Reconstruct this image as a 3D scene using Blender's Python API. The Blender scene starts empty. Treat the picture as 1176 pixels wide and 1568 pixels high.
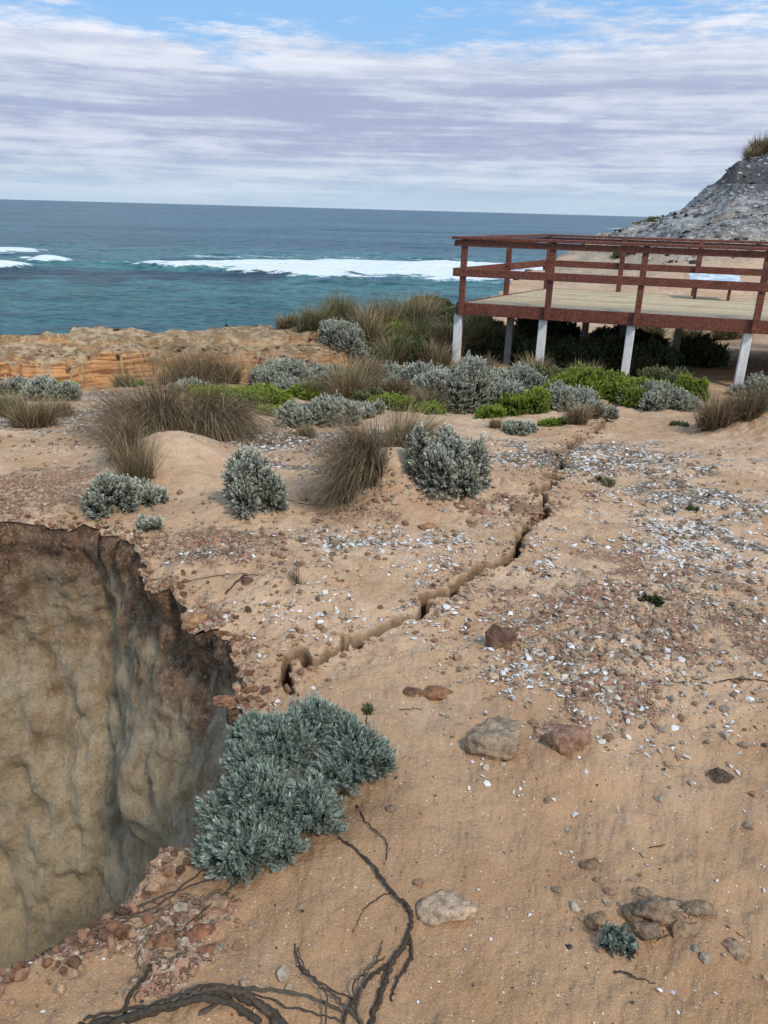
import bpy, math, numpy as np
from mathutils import Vector, Matrix, Euler, kdtree
rng=np.random.default_rng(7)
H=1.65; PITCH=math.radians(21.46); ROLL=math.radians(1.56); FPX=1178.0
scene=bpy.context.scene
scene.view_settings.view_transform='Standard'; scene.view_settings.look='None'; scene.view_settings.exposure=0
# ---------------- camera
cam=bpy.data.cameras.new("camera"); camo=bpy.data.objects.new("camera",cam); scene.collection.objects.link(camo)
cam.sensor_fit='VERTICAL'; cam.sensor_height=24; cam.sensor_width=18; cam.lens=24*FPX/1568; cam.clip_end=60000; cam.clip_start=0.05
Rm=(Matrix.Rotation(math.pi/2-PITCH,3,'X')@Matrix.Rotation(ROLL,3,'Z'))
camo.matrix_world=Matrix.Translation((0,0,H))@Rm.to_4x4()
scene.camera=camo
Rn=np.array(Rm)
# ---------------- noise
PT=rng.permutation(256); VT=rng.uniform(-1,1,256)
def _s(t): return t*t*t*(t*(t*6-15)+10)
def n2(x,y):
    xi=np.floor(x).astype(np.int64); yi=np.floor(y).astype(np.int64); fx=_s(x-xi); fy=_s(y-yi)
    h=lambda a,b: VT[PT[(PT[a&255]+b)&255]]
    return (h(xi,yi)*(1-fx)+h(xi+1,yi)*fx)*(1-fy)+(h(xi,yi+1)*(1-fx)+h(xi+1,yi+1)*fx)*fy
def n3(x,y,z):
    xi=np.floor(x).astype(np.int64); yi=np.floor(y).astype(np.int64); zi=np.floor(z).astype(np.int64)
    fx=_s(x-xi); fy=_s(y-yi); fz=_s(z-zi)
    h=lambda a,b,c: VT[PT[(PT[(PT[a&255]+b)&255]+c)&255]]
    def pl(c): return (h(xi,yi,c)*(1-fx)+h(xi+1,yi,c)*fx)*(1-fy)+(h(xi,yi+1,c)*(1-fx)+h(xi+1,yi+1,c)*fx)*fy
    return pl(zi)*(1-fz)+pl(zi+1)*fz
def fbm2(x,y,sc,o=4,s=0):
    r=0;a=1;t=0
    for i in range(o):
        r=r+a*n2(x*sc+s+i*17.3,y*sc+s*1.7+i*9.1); t+=a; a*=.5; sc=sc*2.03
    return r/t
def fbm3(x,y,z,sc,o=4,s=0):
    r=0;a=1;t=0
    for i in range(o):
        r=r+a*n3(x*sc+s+i*17.3,y*sc+s*1.7+i*9.1,z*sc+i*5.7); t+=a; a*=.5; sc=sc*2.03
    return r/t
def ss(a,b,x):
    t=np.clip((np.asarray(x,float)-a)/(b-a),0,1); return t*t*(3-2*t)
def polydist(x,y,P):
    best=np.full(x.shape,1e9); side=np.zeros(x.shape); arc=np.zeros(x.shape); L=0
    for (ax,ay),(bx,by) in zip(P[:-1],P[1:]):
        dx,dy=bx-ax,by-ay; l2=dx*dx+dy*dy; l=math.sqrt(l2)
        t=np.clip(((x-ax)*dx+(y-ay)*dy)/l2,0,1)
        ex=x-ax-t*dx; ey=y-ay-t*dy; d=np.hypot(ex,ey)
        m=d<best; best=np.where(m,d,best); side=np.where(m,np.sign(dx*(y-ay)-dy*(x-ax)),side); arc=np.where(m,L+t*l,arc); L+=l
    return best,side,arc
# ---------------- base relief
HX=np.array([6,8,10.6,12.5,15,16.6,17.8,18.6,20,24,40]); HZ=np.array([0,.05,.25,.75,1.75,2.7,3.6,4.6,5.15,6,7])
def hbase(x,y):
    x=np.asarray(x,float); y=np.asarray(y,float)
    z=-.7*ss(3.5,11,y)
    z=z+.42*np.exp(-(((x-.5)/2.2)**2+((y-15.2)/2.0)**2))
    z=z+.45*ss(6,12,x)*ss(9,13,y)
    z=z+ss(20,44,y)*np.interp(x-(y-45)*.44,HX,HZ)
    return z
def ray(u,v):
    u=np.asarray(u,float); v=np.asarray(v,float)
    c=np.stack([(u-588)/FPX,(784-v)/FPX,-np.ones_like(u)],-1)
    return c@Rn.T
def G(u,v,hf=hbase):
    """survey helper: where the sight line meets the real ground"""
    d=ray(u,v); z=0.0
    for _ in range(24):
        t=(z-H)/d[...,2]; x=d[...,0]*t; y=d[...,1]*t; z=.5*z+.5*hf(x,y)
    return float(x),float(y)
def Sea(u,v):
    d=ray(u,v); t=(-6-H)/d[2]; return d[0]*t,d[1]*t
# ---------------- mounds, crack, lips
mounds=[(G(600,755),.26,.36),(G(265,715),.24,.45),(G(1175,665),.24,.45),(G(155,775),.06,.25),(G(690,735),.10,.32),(G(380,780),.07,.26),
        (G(820,760),.05,.5),(G(1000,900),.04,.7),(G(1010,1400),.03,.16),(G(490,660),.07,.4),(G(880,660),.06,.35)]
crk=[G(*p) for p in [(475,1062),(470,1040),(458,1022),(500,993),(556,972),(590,955),(640,938),(662,902),(722,885),(775,855),(818,815),(832,760),(858,722),(863,690),(920,655),(938,622)]]
def jit(P,step,amp,sc,seed):
    out=[]
    for a,b in zip(P[:-1],P[1:]):
        l=math.dist(a,b); n=max(1,int(l/step))
        for i in range(n): out.append((a[0]+(b[0]-a[0])*i/n,a[1]+(b[1]-a[1])*i/n))
    out.append(P[-1]); o=np.array(out); q=o.copy()
    o[:,0]+=amp*fbm2(q[:,0],q[:,1],sc,4,seed); o[:,1]+=amp*1.3*fbm2(q[:,0],q[:,1],sc,4,seed+50)
    return [tuple(q) for q in o]
crkj=jit(crk,.035,.12,7,3)
near=[(-8,-1.2),(-3.2,.2),(-1.9,.85)]+[G(*p) for p in [(0,1465),(60,1435),(120,1400),(185,1345),(240,1300),(290,1255),(322,1200),(335,1150),(345,1095),(350,1062)]]
far=[G(*p) for p in [(328,1050),(356,1015),(345,982),(300,968),(282,925),(238,900),(216,850),(165,822),(110,798),(60,808),(0,803)]]+[(-3.0,4.05),(-4.2,4.6),(-5.5,6),(-7,7.5),(-9.5,8.3),(-12,9.3)]
coast=[(-9,10.8),(-7,11.4),(-5.6,11.5),(-4.97,11.9),(-3.7,12.6),(-2.1,13.2),(-1.27,13.3),(-.8,14.7),(-.6,16.3),(.8,18.5),(2.4,22),(3.9,26),(7,35),(10.6,45),(15,60),(20,80),(60,100)]
rest=[(110,60),(110,-25),(-8,-25)]
lipc=near+far
def hplant(x,y):
    z=hbase(x,y)
    for (mx,my),h,r in mounds: z=z+h*np.exp(-((x-mx)**2+(y-my)**2)/(r*r))
    return z+.10*fbm2(x,y,.35,3,5)*ss(2,9,y)
def ledge_t(x,y): return y-(10.9+.38*(x+3.8))+.9*fbm2(x,y,.9,4,21)
def cwidth(x,y,ar):
    e=.5+.6*fbm2(ar,ar*0+3,3.2,3,8)
    return (.008+.018*np.clip(e,0,1.3)**1.3)*(1+.6*fbm2(x,y,24,3,88))*ss(-.02,.1,ar)*(1+.10*np.clip(y-3.5,0,4)),e
def height(x,y,fine=True):
    x=np.asarray(x,float); y=np.asarray(y,float)
    z=hplant(x,y)+.034*fbm2(x,y,2.3,4,9)
    lw=ss(.2,-1.0,x)*ss(14.5,13.5,y)
    t=ledge_t(x,y)
    st=-.22*ss(-1.2,-.1,t)+.50*ss(0,.08,t)+.08*ss(.22,.28,t+.1*fbm2(x,y,5,3,41))+.10*ss(.9,1.0,t+.3*fbm2(x,y,3,3,4))
    z=z+lw*(st+.08*fbm2(x,y,3.5,5,33)*ss(-.1,.15,t))
    dl,_,_=polydist(x,y,lipc)
    z=z-.07*np.exp(-dl/.16)+.035*np.exp(-dl/.35)*fbm2(x,y,9,4,2)
    dc,sd,ar=polydist(x,y,crkj)
    w,e=cwidth(x,y,ar)
    z=z+(sd>0)*(.004+.010*e)*np.exp(-dc/.25)*ss(-.05,.15,ar)-.004*(sd<0)*np.exp(-dc/.12)
    z=z+.014*np.exp(-dc/.07)*fbm2(x,y,26,3,66)
    z=z-.24*np.exp(-(dc/w.clip(1e-4))**4)
    if fine:
        c=np.clip(fbm2(x,y,1.1,3,40)+.35,0,1)
        z=z+.019*fbm2(x,y,11,4,12)*(.35+c)+.004*fbm2(x,y,60,2,15)
        z=z+ss(20,40,y)*.8*fbm2(x,y,.45,5,61)
    return z
# ---------------- mesh helper
def mk(name,V,F,mat,attrs=None,smooth=False,parent=None):
    V=np.asarray(V,np.float32); F=np.asarray(F,np.int32); me=bpy.data.meshes.new(name); M,k=F.shape
    me.vertices.add(len(V)); me.vertices.foreach_set('co',V.ravel())
    me.loops.add(M*k); me.loops.foreach_set('vertex_index',F.ravel())
    me.polygons.add(M); me.polygons.foreach_set('loop_start',np.arange(0,M*k,k,dtype=np.int32))
    me.polygons.foreach_set('loop_total',np.full(M,k,np.int32))
    me.polygons.foreach_set('use_smooth',np.full(M,smooth))
    for n,a in (attrs or {}).items():
        c=np.ones((len(V),4),np.float32); c[:,:a.shape[1]]=a
        me.color_attributes.new(n,'FLOAT_COLOR','POINT').data.foreach_set('color',c.ravel())
    me.update(calc_edges=True); me.validate()
    me.materials.append(mat)
    o=bpy.data.objects.new(name,me); scene.collection.objects.link(o)
    if parent: o.parent=parent
    return o
# ---------------- shader helpers
class NT:
    def __init__(s,nt): s.nt=nt; nt.nodes.clear()
    def n(s,t,ins=None,**pr):
        nd=s.nt.nodes.new(t)
        for k,v in pr.items(): setattr(nd,k,v)
        for k,v in (ins or {}).items():
            if isinstance(v,bpy.types.NodeSocket): s.nt.links.new(v,nd.inputs[k])
            else: nd.inputs[k].default_value=v
        return nd
    def noise(s,vec,sc,det=4,ro=.55,out='Fac',dist=0): return s.n('ShaderNodeTexNoise',{'Vector':vec,'Scale':sc,'Detail':det,'Roughness':ro,'Distortion':dist}).outputs[out]
    def m(s,op,a,b=0.0,c=0.0,clamp=False):
        return s.n('ShaderNodeMath',{0:a,1:b,2:c},operation=op,use_clamp=clamp).outputs[0]
    def mr(s,v,a,b,c=0.,d=1.): return s.n('ShaderNodeMapRange',{0:v,1:a,2:b,3:c,4:d},interpolation_type='SMOOTHSTEP').outputs[0]
    def mix(s,f,a,b,bt='MIX'):
        nd=s.n('ShaderNodeMix',data_type='RGBA',blend_type=bt)
        for i,v in ((0,f),(6,a),(7,b)):
            if isinstance(v,bpy.types.NodeSocket): s.nt.links.new(v,nd.inputs[i])
            else: nd.inputs[i].default_value=(v if i==0 else (*v,1))
        return nd.outputs[2]
    def bump(s,h,st,d,nrm=None):
        i={'Height':h,'Strength':st,'Distance':d}
        if nrm is not None: i['Normal']=nrm
        return s.n('ShaderNodeBump',i).outputs[0]
    def obj(s): return s.n('ShaderNodeTexCoord').outputs['Object']
    def vmul(s,v,k): return s.n('ShaderNodeVectorMath',{0:v,1:k},operation='MULTIPLY').outputs[0]
    def attr(s,n): 
        a=s.n('ShaderNodeAttribute',attribute_name=n); sp=s.n('ShaderNodeSeparateColor',{0:a.outputs['Color']})
        return a.outputs['Color'],sp.outputs
    def out(s,col,rough=.9,nrm=None,spec=.2,**k):
        i={'Base Color':col,'Roughness':rough,'Specular IOR Level':spec}
        if nrm is not None: i['Normal']=nrm
        i.update(k)
        b=s.n('ShaderNodeBsdfPrincipled',i); s.n('ShaderNodeOutputMaterial',{0:b.outputs[0]}); return b
def mat(name):
    m=bpy.data.materials.new(name); m.use_nodes=True; return m,NT(m.node_tree)
# ground
mg,t=mat('sand_ground'); co=t.obj()
_,A=t.attr('mask'); _,B=t.attr('mask2'); XYZ=t.n('ShaderNodeSeparateXYZ',{0:co}).outputs
yy=t.m('ADD',XYZ[1],t.m('MULTIPLY',t.noise(co,1.7,3),1.6))
damp=t.mr(yy,2.1,4.0)
dryc=t.mix(t.mr(t.noise(co,1.3,4),.35,.65),(.57,.355,.205),(.76,.525,.335)); wetc=t.mix(t.mr(t.noise(co,3.1,4),.35,.65),(.42,.24,.122),(.52,.315,.172))
sand=t.mix(damp,wetc,dryc)
sand=t.mix(t.mr(t.noise(co,9,4),.42,.75,0,.45),sand,(.34,.19,.10))
grain=t.noise(co,260,2,.7)
sand=t.mix(t.mr(grain,.35,.7,0,.5),sand,(.28,.165,.088))
sand=t.mix(t.mr(t.noise(co,330,1),.6,.72,0,.6),sand,(.80,.62,.45))
n25=t.noise(co,24,4,.7); n6=t.noise(co,6,4,.6)
cr=t.mix(t.mr(n25,.42,.58),(.20,.115,.07),(.54,.34,.215)); cr=t.mix(t.m('MULTIPLY',t.mr(n6,.5,.62),.6),cr,(.40,.18,.11)); cr=t.mix(t.mr(t.noise(co,50,2),.56,.64,0,.85),cr,(.66,.52,.38))
fr=t.mr(t.m('ADD',A[0],t.m('MULTIPLY',t.m('SUBTRACT',n6,.5),1.8)),.42,.66)
fr=t.m('MULTIPLY',fr,t.mr(n25,.38,.52,.2,1.))
col=t.mix(fr,sand,cr)
vo=t.n('ShaderNodeTexVoronoi',{'Vector':co,'Scale':42.0,'Randomness':1.0})
gsp=t.n('ShaderNodeSeparateColor',{0:vo.outputs['Color']}).outputs
gc=t.mix(gsp[0],(.16,.13,.10),(.56,.47,.36)); gc=t.mix(t.mr(vo.outputs['Distance'],.3,.65),gc,(.15,.11,.075)); gc=t.mix(t.mr(gsp[1],.82,.86),gc,(.78,.75,.69))
fg=t.mr(t.m('ADD',A[1],t.m('MULTIPLY',t.m('SUBTRACT',t.noise(co,5,5,.65),.5),2.4)),.45,.72)
col=t.mix(fg,col,gc)
str_=t.noise(t.vmul(co,(1.2,1.2,16)),1.6,5,.6)
nz=t.n('ShaderNodeSeparateXYZ',{0:t.n('ShaderNodeNewGeometry').outputs['Normal']}).outputs[2]
rtop=t.mix(t.mr(t.noise(co,5,5,.7),.4,.62),(.30,.19,.10),(.62,.45,.27)); rtop=t.mix(t.mr(t.noise(co,9,4,.75),.58,.66,0,.8),rtop,(.11,.085,.06))
rfac=t.mix(t.mr(str_,.40,.6),(.30,.13,.05),(.78,.40,.17))
rk=t.mix(t.mr(nz,.5,.85),rfac,rtop)
col=t.mix(B[0],col,rk)
hc=t.mix(t.mr(t.noise(co,1.6,6,.8),.42,.6),(.10,.095,.088),(.36,.345,.32)); hc=t.mix(t.mr(t.noise(co,6,3,.75),.55,.63),hc,(.58,.56,.53)); hc=t.mix(t.mr(t.noise(co,.5,5,.7),.54,.62,0,.65),hc,(.33,.25,.16))
zz=XYZ[2]
hd=t.mr(t.m('ADD',zz,t.m('MULTIPLY',t.noise(co,.7,5,.7),2.0)),3.5,4.1); hc=t.mix(t.m('MULTIPLY',hd,.8),hc,(.05,.046,.046))
lowh=t.mr(t.m('ADD',zz,t.m('MULTIPLY',t.noise(co,.4,4,.7),1.6)),.9,1.7,1.,0.); hc=t.mix(t.m('MULTIPLY',lowh,.7),hc,(.50,.38,.25))
col=t.mix(B[1],col,hc)
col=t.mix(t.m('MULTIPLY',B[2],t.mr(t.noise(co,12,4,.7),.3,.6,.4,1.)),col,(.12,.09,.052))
v2=t.n('ShaderNodeTexVoronoi',{'Vector':co,'Scale':66.0}); c2=t.n('ShaderNodeSeparateColor',{0:v2.outputs['Color']}).outputs
sp=t.m('MULTIPLY',t.m('LESS_THAN',v2.outputs['Distance'],.16),t.m('GREATER_THAN',c2[0],.86))
col=t.mix(t.m('MULTIPLY',sp,.9),col,(.78,.73,.65))
sp2=t.m('MULTIPLY',t.m('LESS_THAN',v2.outputs['Distance'],.2),t.m('LESS_THAN',c2[0],.07))
col=t.mix(t.m('MULTIPLY',sp2,.8),col,(.10,.06,.035))
col=t.mix(A[2],col,(.035,.02,.011))  # crack interior painted near black, shade added on top of its real depth
nm=t.bump(t.noise(co,9,5,.65),.7,.04); nm=t.bump(grain,.5,.006,nm)
nm=t.bump(t.m('MULTIPLY',n25,t.m('MAXIMUM',fr,B[0])),.9,.03,nm); nm=t.bump(t.m('MULTIPLY',vo.outputs['Distance'],fg),-.8,.02,nm)
t.out(col,.95,nm,.1)
# cliff
mw,t=mat('eroding_cliff'); co=t.obj(); _,A=t.attr('mask')
d=t.m('MULTIPLY',A[0],8.0)
n1=t.noise(t.vmul(co,(1,1,.7)),2.4,6,.68,dist=.4); n2_=t.noise(co,13,6,.78,dist=.2); nv=t.noise(t.vmul(co,(1,1,.2)),9,5,.68,dist=.3)
c=t.mix(t.mr(n1,.38,.6),(.52,.345,.19),(.78,.59,.365)); c=t.mix(t.mr(nv,.44,.58,0,.55),c,(.80,.66,.46)); c=t.mix(t.mr(nv,.58,.7,0,.5),c,(.44,.30,.17)); c=t.mix(t.mr(n2_,.53,.62,0,.6),c,(.36,.24,.13)); c=t.mix(t.mr(n2_,.46,.36,0,.5),c,(.84,.71,.51))
low=t.mr(t.m('ADD',d,t.m('MULTIPLY',n1,1.6)),1.2,3.2)
c=t.mix(t.m('MULTIPLY',low,.45),c,(.82,.68,.46))
top=t.mr(t.m('ADD',d,t.m('MULTIPLY',t.m('SUBTRACT',t.noise(co,2.6,6,.75),.5),2.2)),.05,.8,1.,0.)
tc=t.mix(t.mr(t.noise(co,22,4,.75),.42,.58),(.12,.062,.036),(.38,.20,.115)); tc=t.mix(t.mr(t.noise(co,55,2),.58,.66),tc,(.56,.39,.26))
c=t.mix(t.m('MULTIPLY',top,.85),c,tc)
str_=t.noise(t.vmul(co,(1.2,1.2,14)),1.6,5,.6)
rk=t.mix(t.mr(str_,.38,.6),(.20,.10,.045),(.70,.39,.18))
c=t.mix(A[1],c,rk)
nm=t.bump(n2_,1.,.09); nm=t.bump(nv,.6,.04,nm); nm=t.bump(n1,.8,.15,nm); nm=t.bump(t.noise(co,70,4,.8),.9,.02,nm)
t.out(c,.95,nm,.1)
def vcmat(name,rough=.7,noise=0,spec=.3,bumpd=0,sc=60):
    m,t=mat(name); c,_=t.attr('col'); co=t.obj()
    if noise: c=t.mix(t.mr(t.noise(co,sc,4,.65),.35,.7,0,noise),c,(.03,.022,.015))
    nm=t.bump(t.noise(co,sc,4,.65),.9,bumpd) if bumpd else None
    t.out(c,rough,nm,spec); return m
m_leaf=vcmat('leaf',.7,0,.2); m_grass=vcmat('dry_grass',.75,0,.2); m_shell=vcmat('shell',.5,.2,.3); m_stone=vcmat('stone',.95,.5,.1,.015); m_wood=vcmat('dead_wood',.9,.5,.1,.004,sc=90)

# ---------------- terrain mesh
def seg(a,b,n): return np.exp(np.linspace(math.log(a),math.log(b),n,endpoint=False))
rr=np.concatenate([seg(.35,2.6,200),seg(2.6,8.5,720),seg(8.5,16,170),seg(16,130,220),[130.]])
an=np.radians(np.concatenate([np.linspace(-85,-34,80,endpoint=False),np.linspace(-34,34,900,endpoint=False),np.linspace(34,85,80)]))
RR,AN=np.meshgrid(rr,an,indexing='ij'); X=(RR*np.sin(AN)).ravel(); Y=(RR*np.cos(AN)-.15).ravel()
def jlip(P,stepk):
    out=[]
    for a,b in zip(P[:-1],P[1:]):
        l=math.dist(a,b); r=max(.6,math.hypot((a[0]+b[0])/2,(a[1]+b[1])/2)); st=min(max(stepk*r,.012),.6); n=max(1,int(l/st))
        for i in range(n): out.append((a[0]+(b[0]-a[0])*i/n,a[1]+(b[1]-a[1])*i/n))
    out.append(P[-1]); return out
lip=np.array(jlip(near+far+coast,.006))
dist=np.hypot(lip[:,0],lip[:,1]); ak=np.clip(dist*.045,.04,.5)
lip0=lip.copy()
for c_ in (0,1):
    lip[:,c_]+=ak*fbm2(lip0[:,0],lip0[:,1],3.6,5,70+20*c_)+ak*.45*np.abs(fbm2(lip0[:,0],lip0[:,1],11,3,170+20*c_))
poly=np.vstack([lip,np.array(rest)])
order=np.argsort(Y); Ys=Y[order]; inside=np.zeros(len(X),bool)
for i in range(len(poly)):
    x0,y0=poly[i]; x1,y1=poly[(i+1)%len(poly)]
    if y0==y1: continue
    lo,hi=(y0,y1) if y0<y1 else (y1,y0)
    a=np.searchsorted(Ys,lo,'left'); b=np.searchsorted(Ys,hi,'left')
    if b>a:
        ix=order[a:b]; xc=x0+(Y[ix]-y0)*(x1-x0)/(y1-y0); inside[ix]^=(X[ix]<xc)
nr,na=RR.shape; idx=np.arange(nr*na).reshape(nr,na)
Fq=np.stack([idx[:-1,:-1],idx[1:,:-1],idx[1:,1:],idx[:-1,1:]],-1).reshape(-1,4)[:,::-1]
keep=inside[Fq].any(1); Fq=Fq[keep]
used=np.zeros(len(X),bool); used[Fq.ravel()]=True
kd=kdtree.KDTree(len(lip))
for i,p in enumerate(lip): kd.insert((p[0],p[1],0),i)
kd.balance()
for i in np.nonzero(used&~inside)[0]:
    if X[i]<-8 and Y[i]<-5: continue
    c,_,dd=kd.find((X[i],Y[i],0))
    if dd<3: X[i],Y[i]=c[0],c[1]
remap=np.cumsum(used)-1; X=X[used]; Y=Y[used]; Fq=remap[Fq]
Z=height(X,Y)
def blob(x,y,lst):
    r=np.zeros(x.shape)
    for (u,v,sx,sy,a) in lst:
        cx,cy=G(u,v); r=np.maximum(r,a*np.exp(-(((x-cx)/sx)**2+((y-cy)/sy)**2)))
    return r
red=blob(X,Y,[(330,835,.45,.3,1.),(940,950,.7,.55,.75),(1100,960,.7,.5,.7),(1000,880,.6,.5,.6),(830,1010,.3,.35,.65),(940,1070,.25,.18,.9),(860,1130,.12,.12,.6),(275,1430,.13,.17,1),(150,1430,.2,.12,.7),(30,755,.5,.55,1.2),(350,1040,.2,.15,.7),(300,925,.16,.16,.9),(790,790,.4,.3,.65),(560,800,.4,.2,.5),(1010,1400,.1,.08,.9),(380,1000,.14,.12,.5),(900,760,.8,.4,.4)])
dl,_,_=polydist(X,Y,lipc); red=np.maximum(red,.85*np.exp(-dl/.12))
dc,_,ar=polydist(X,Y,crkj)
Z=Z+.012*ss(.3,.8,red)*ss(.03,.08,dc)*ss(-.2,.5,fbm2(X,Y,22,3,91))
gr=blob(X,Y,[(830,705,1.6,.5,.95),(450,680,1.3,.5,.9),(90,650,1.3,1.1,.8),(1050,760,.9,.9,.65),(1080,830,.7,.6,.6),(500,720,.7,.3,.7),(900,690,1.5,.7,.7),(170,610,1,.8,.6),(560,830,.6,.2,.55),(330,850,.4,.15,.5)])
w_,_=cwidth(X,Y,ar)
crk_shade=.97*np.exp(-(dc/(w_.clip(1e-4)*1.35))**4)  # painted shade inside the crack, a little wider than the slot
lw=ss(.4,-1.0,X)*ss(-.6,-.05,ledge_t(X,Y))*ss(9,9.5,Y)
hill=ss(23,30,Y)*ss(7,13,X-(Y-45)*.3)
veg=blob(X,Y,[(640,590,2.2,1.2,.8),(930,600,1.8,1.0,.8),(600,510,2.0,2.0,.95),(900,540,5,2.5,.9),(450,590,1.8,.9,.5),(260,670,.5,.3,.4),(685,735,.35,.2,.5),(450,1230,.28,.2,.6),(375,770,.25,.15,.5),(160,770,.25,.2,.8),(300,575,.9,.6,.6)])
ground=mk('ground',np.stack([X,Y,Z],1),Fq,mg,{'mask':np.stack([red,gr,crk_shade],1),'mask2':np.stack([lw,hill,veg],1)},True)
# ---------------- cliff wall
def smooth(a,w):
    k=np.hanning(w+2)[1:-1]; k/=k.sum(); p=np.pad(a,(w//2,w//2),'edge'); return np.convolve(p,k,'valid')
sx=smooth(lip[:,0],61); sy=smooth(lip[:,1],61)
tx=smooth(np.gradient(sx),61); ty=smooth(np.gradient(sy),61); l=np.hypot(tx,ty)+1e-9
nx,ny=ty/l,-tx/l
test=(-1.2,2.5)
j=np.argmin(np.hypot(lip0[:,0]-near[5][0],lip0[:,1]-near[5][1]))
if nx[j]*(test[0]-lip0[j,0])+ny[j]*(test[1]-lip0[j,1])<0: nx,ny=-nx,-ny
rows=np.concatenate([np.linspace(0,.8,55,endpoint=False),np.linspace(.8,6.6,190)])
LZ=height(lip[:,0],lip[:,1]); LZs=smooth(LZ,21)
D,I=np.meshgrid(rows,np.arange(len(lip)),indexing='ij')
bl=ss(0,.7,D)
Lx=lip[:,0][I]*(1-bl)+sx[I]*bl; Ly=lip[:,1][I]*(1-bl)+sy[I]*bl; Nx=nx[I]; Ny=ny[I]; Zt=LZ[I]*(1-bl)+LZs[I]*bl-D-.004
big=np.clip(np.hypot(Lx,Ly)/9,1,2.0)
isnear=ss(3.0,2.0,Ly)*(Lx>-3)
off=-.012+ss(0,.5,D)*(.20*fbm3(Lx,Ly,Zt*.55,1.9,4,3)*big)+ss(0,.12,D)*.07*fbm3(Lx,Ly,Zt*.8,7,5,8)+.16*D*(1-.75*isnear)-.06*ss(.04,.25,D)*ss(1.0,.4,D)
off=off-.10*isnear*ss(0,1,D)
off=off+ss(.15,.9,D)*.09*fbm3(Lx,Ly,Zt*.2,4.5,4,44)
V=np.stack([Lx+Nx*off,Ly+Ny*off,Zt],-1).reshape(-1,3)
nr,na=D.shape; idx=np.arange(nr*na).reshape(nr,na)
Fw=np.stack([idx[:-1,:-1],idx[:-1,1:],idx[1:,1:],idx[1:,:-1]],-1).reshape(-1,4)
rock=(ss(9.5,10.5,Ly)).ravel()
mk('cliff_face',V,Fw,mw,{'mask':np.stack([D.ravel()/8,rock,rock*0],1)},True)

# ---------------- sea
ms,t=mat('sea_water'); co=t.obj(); colr,_=t.attr('col'); _,A=t.attr('mask')
w1=t.noise(t.vmul(co,(.8,1.,1)),1.1,4,.65); w2=t.noise(t.vmul(co,(.35,.8,1)),.32,4,.6); w3=t.noise(t.vmul(co,(.15,.6,1)),.1,4,.6)
c=t.mix(t.mr(w1,.42,.62,0,.65),colr,(.0,.022,.035))
c=t.mix(t.mr(w2,.48,.66,0,.55),c,(.010,.04,.052)); c=t.mix(t.mr(w3,.5,.7,0,.25),c,(.018,.06,.075))
c=t.mix(t.mr(w2,.38,.28,0,.4),c,(.16,.30,.30))
fo=t.mr(t.m('ADD',A[0],t.m('MULTIPLY',t.m('SUBTRACT',t.noise(t.vmul(co,(.5,.7,1)),.8,5,.75),.5),1.5)),.40,.58)
c=t.mix(fo,c,(.80,.84,.86))
nm=t.bump(w1,.7,.6); nm=t.bump(w2,.6,1.5,nm)
t.out(c,t.m('MULTIPLY_ADD',fo,.5,.32),nm,.2,IOR=1.33)
rr=np.concatenate([seg(5,38,40),seg(38,320,480),seg(320,45000,120),[45000.]]); an=np.radians(np.linspace(-70,70,800))
RR,AN=np.meshgrid(rr,an,indexing='ij'); x=(RR*np.sin(AN)).ravel(); y=(RR*np.cos(AN)).ravel(); r=np.hypot(x,y)
fp=np.array([Sea(u,v) for u,v in [(200,409),(350,412),(500,416),(700,420),(850,425),(1000,427)]])
fth=np.interp(x,fp[:,0],[3.,8,19,20,19,15]); yc=np.interp(x,fp[:,0],fp[:,1]); fs=ss(fp[0,0]-3,fp[0,0]+3,x)
dy=y-yc+5*fbm2(x,y,.03,3,4)+2*fbm2(x,y,.2,3,14)
foam=fs*ss(0,1,1.2-np.abs(dy-fth*.15)/fth)*(.85+.4*fbm2(x,y*1.5,.12,4,9))
foam2=fs*ss(.05,.5,fbm2(x*.3,y*2,.06,4,19))*np.exp(-((dy-28)/16)**2)*.42
def fb(u,v,sx,sy,a):
    cx,cy=Sea(u,v); return a*np.exp(-((x-cx)/sx)**2-((y-cy)/sy)**2)
foam=np.maximum.reduce([foam,foam2,fb(5,412,4,5,1.),fb(75,403,3,4,.9),fb(0,386,6,9,.9),fb(35,400,3,3,.55),fb(985,352,30,60,.6),fb(740,428,9,6,.9),.45*ss(.35,.7,fbm2(x*.5,y,.09,4,52))*ss(150,110,r)*ss(90,105,r)])
swell=.22*fbm2(x*.7,y,.25,4,1)*ss(500,100,r)+.38*fbm2(x*.25,y,.05,3,6)*ss(1500,200,r)
z=-6+swell+foam*1.0*ss(300,150,r)
n=.5+.5*fbm2(x*.35,y,.035,4,30)
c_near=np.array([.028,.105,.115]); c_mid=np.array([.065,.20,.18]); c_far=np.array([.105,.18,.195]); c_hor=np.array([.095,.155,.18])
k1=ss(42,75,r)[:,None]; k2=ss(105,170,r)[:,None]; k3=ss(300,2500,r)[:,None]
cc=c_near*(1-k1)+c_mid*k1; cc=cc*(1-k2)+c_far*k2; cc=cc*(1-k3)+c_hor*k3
cc=cc*(.55+.9*n[:,None])
reef=(fb(150,420,26,6,1.)+fb(330,421,20,4,.9)+fb(60,428,14,5,.7)+fb(430,428,15,3,.5)); reef=np.clip(reef*(.7+1.2*fbm2(x,y,.2,3,3)),0,.9)[:,None]
cc=cc*(1-reef)+np.array([.03,.04,.05])*reef
nr,na=RR.shape; idx=np.arange(nr*na).reshape(nr,na)
Fs=np.stack([idx[:-1,:-1],idx[1:,:-1],idx[1:,1:],idx[:-1,1:]],-1).reshape(-1,4)[:,::-1]
mk('sea',np.stack([x,y,z],1),Fs,ms,{'col':cc,'mask':np.stack([foam,foam*0,foam*0],1)},True)
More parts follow.
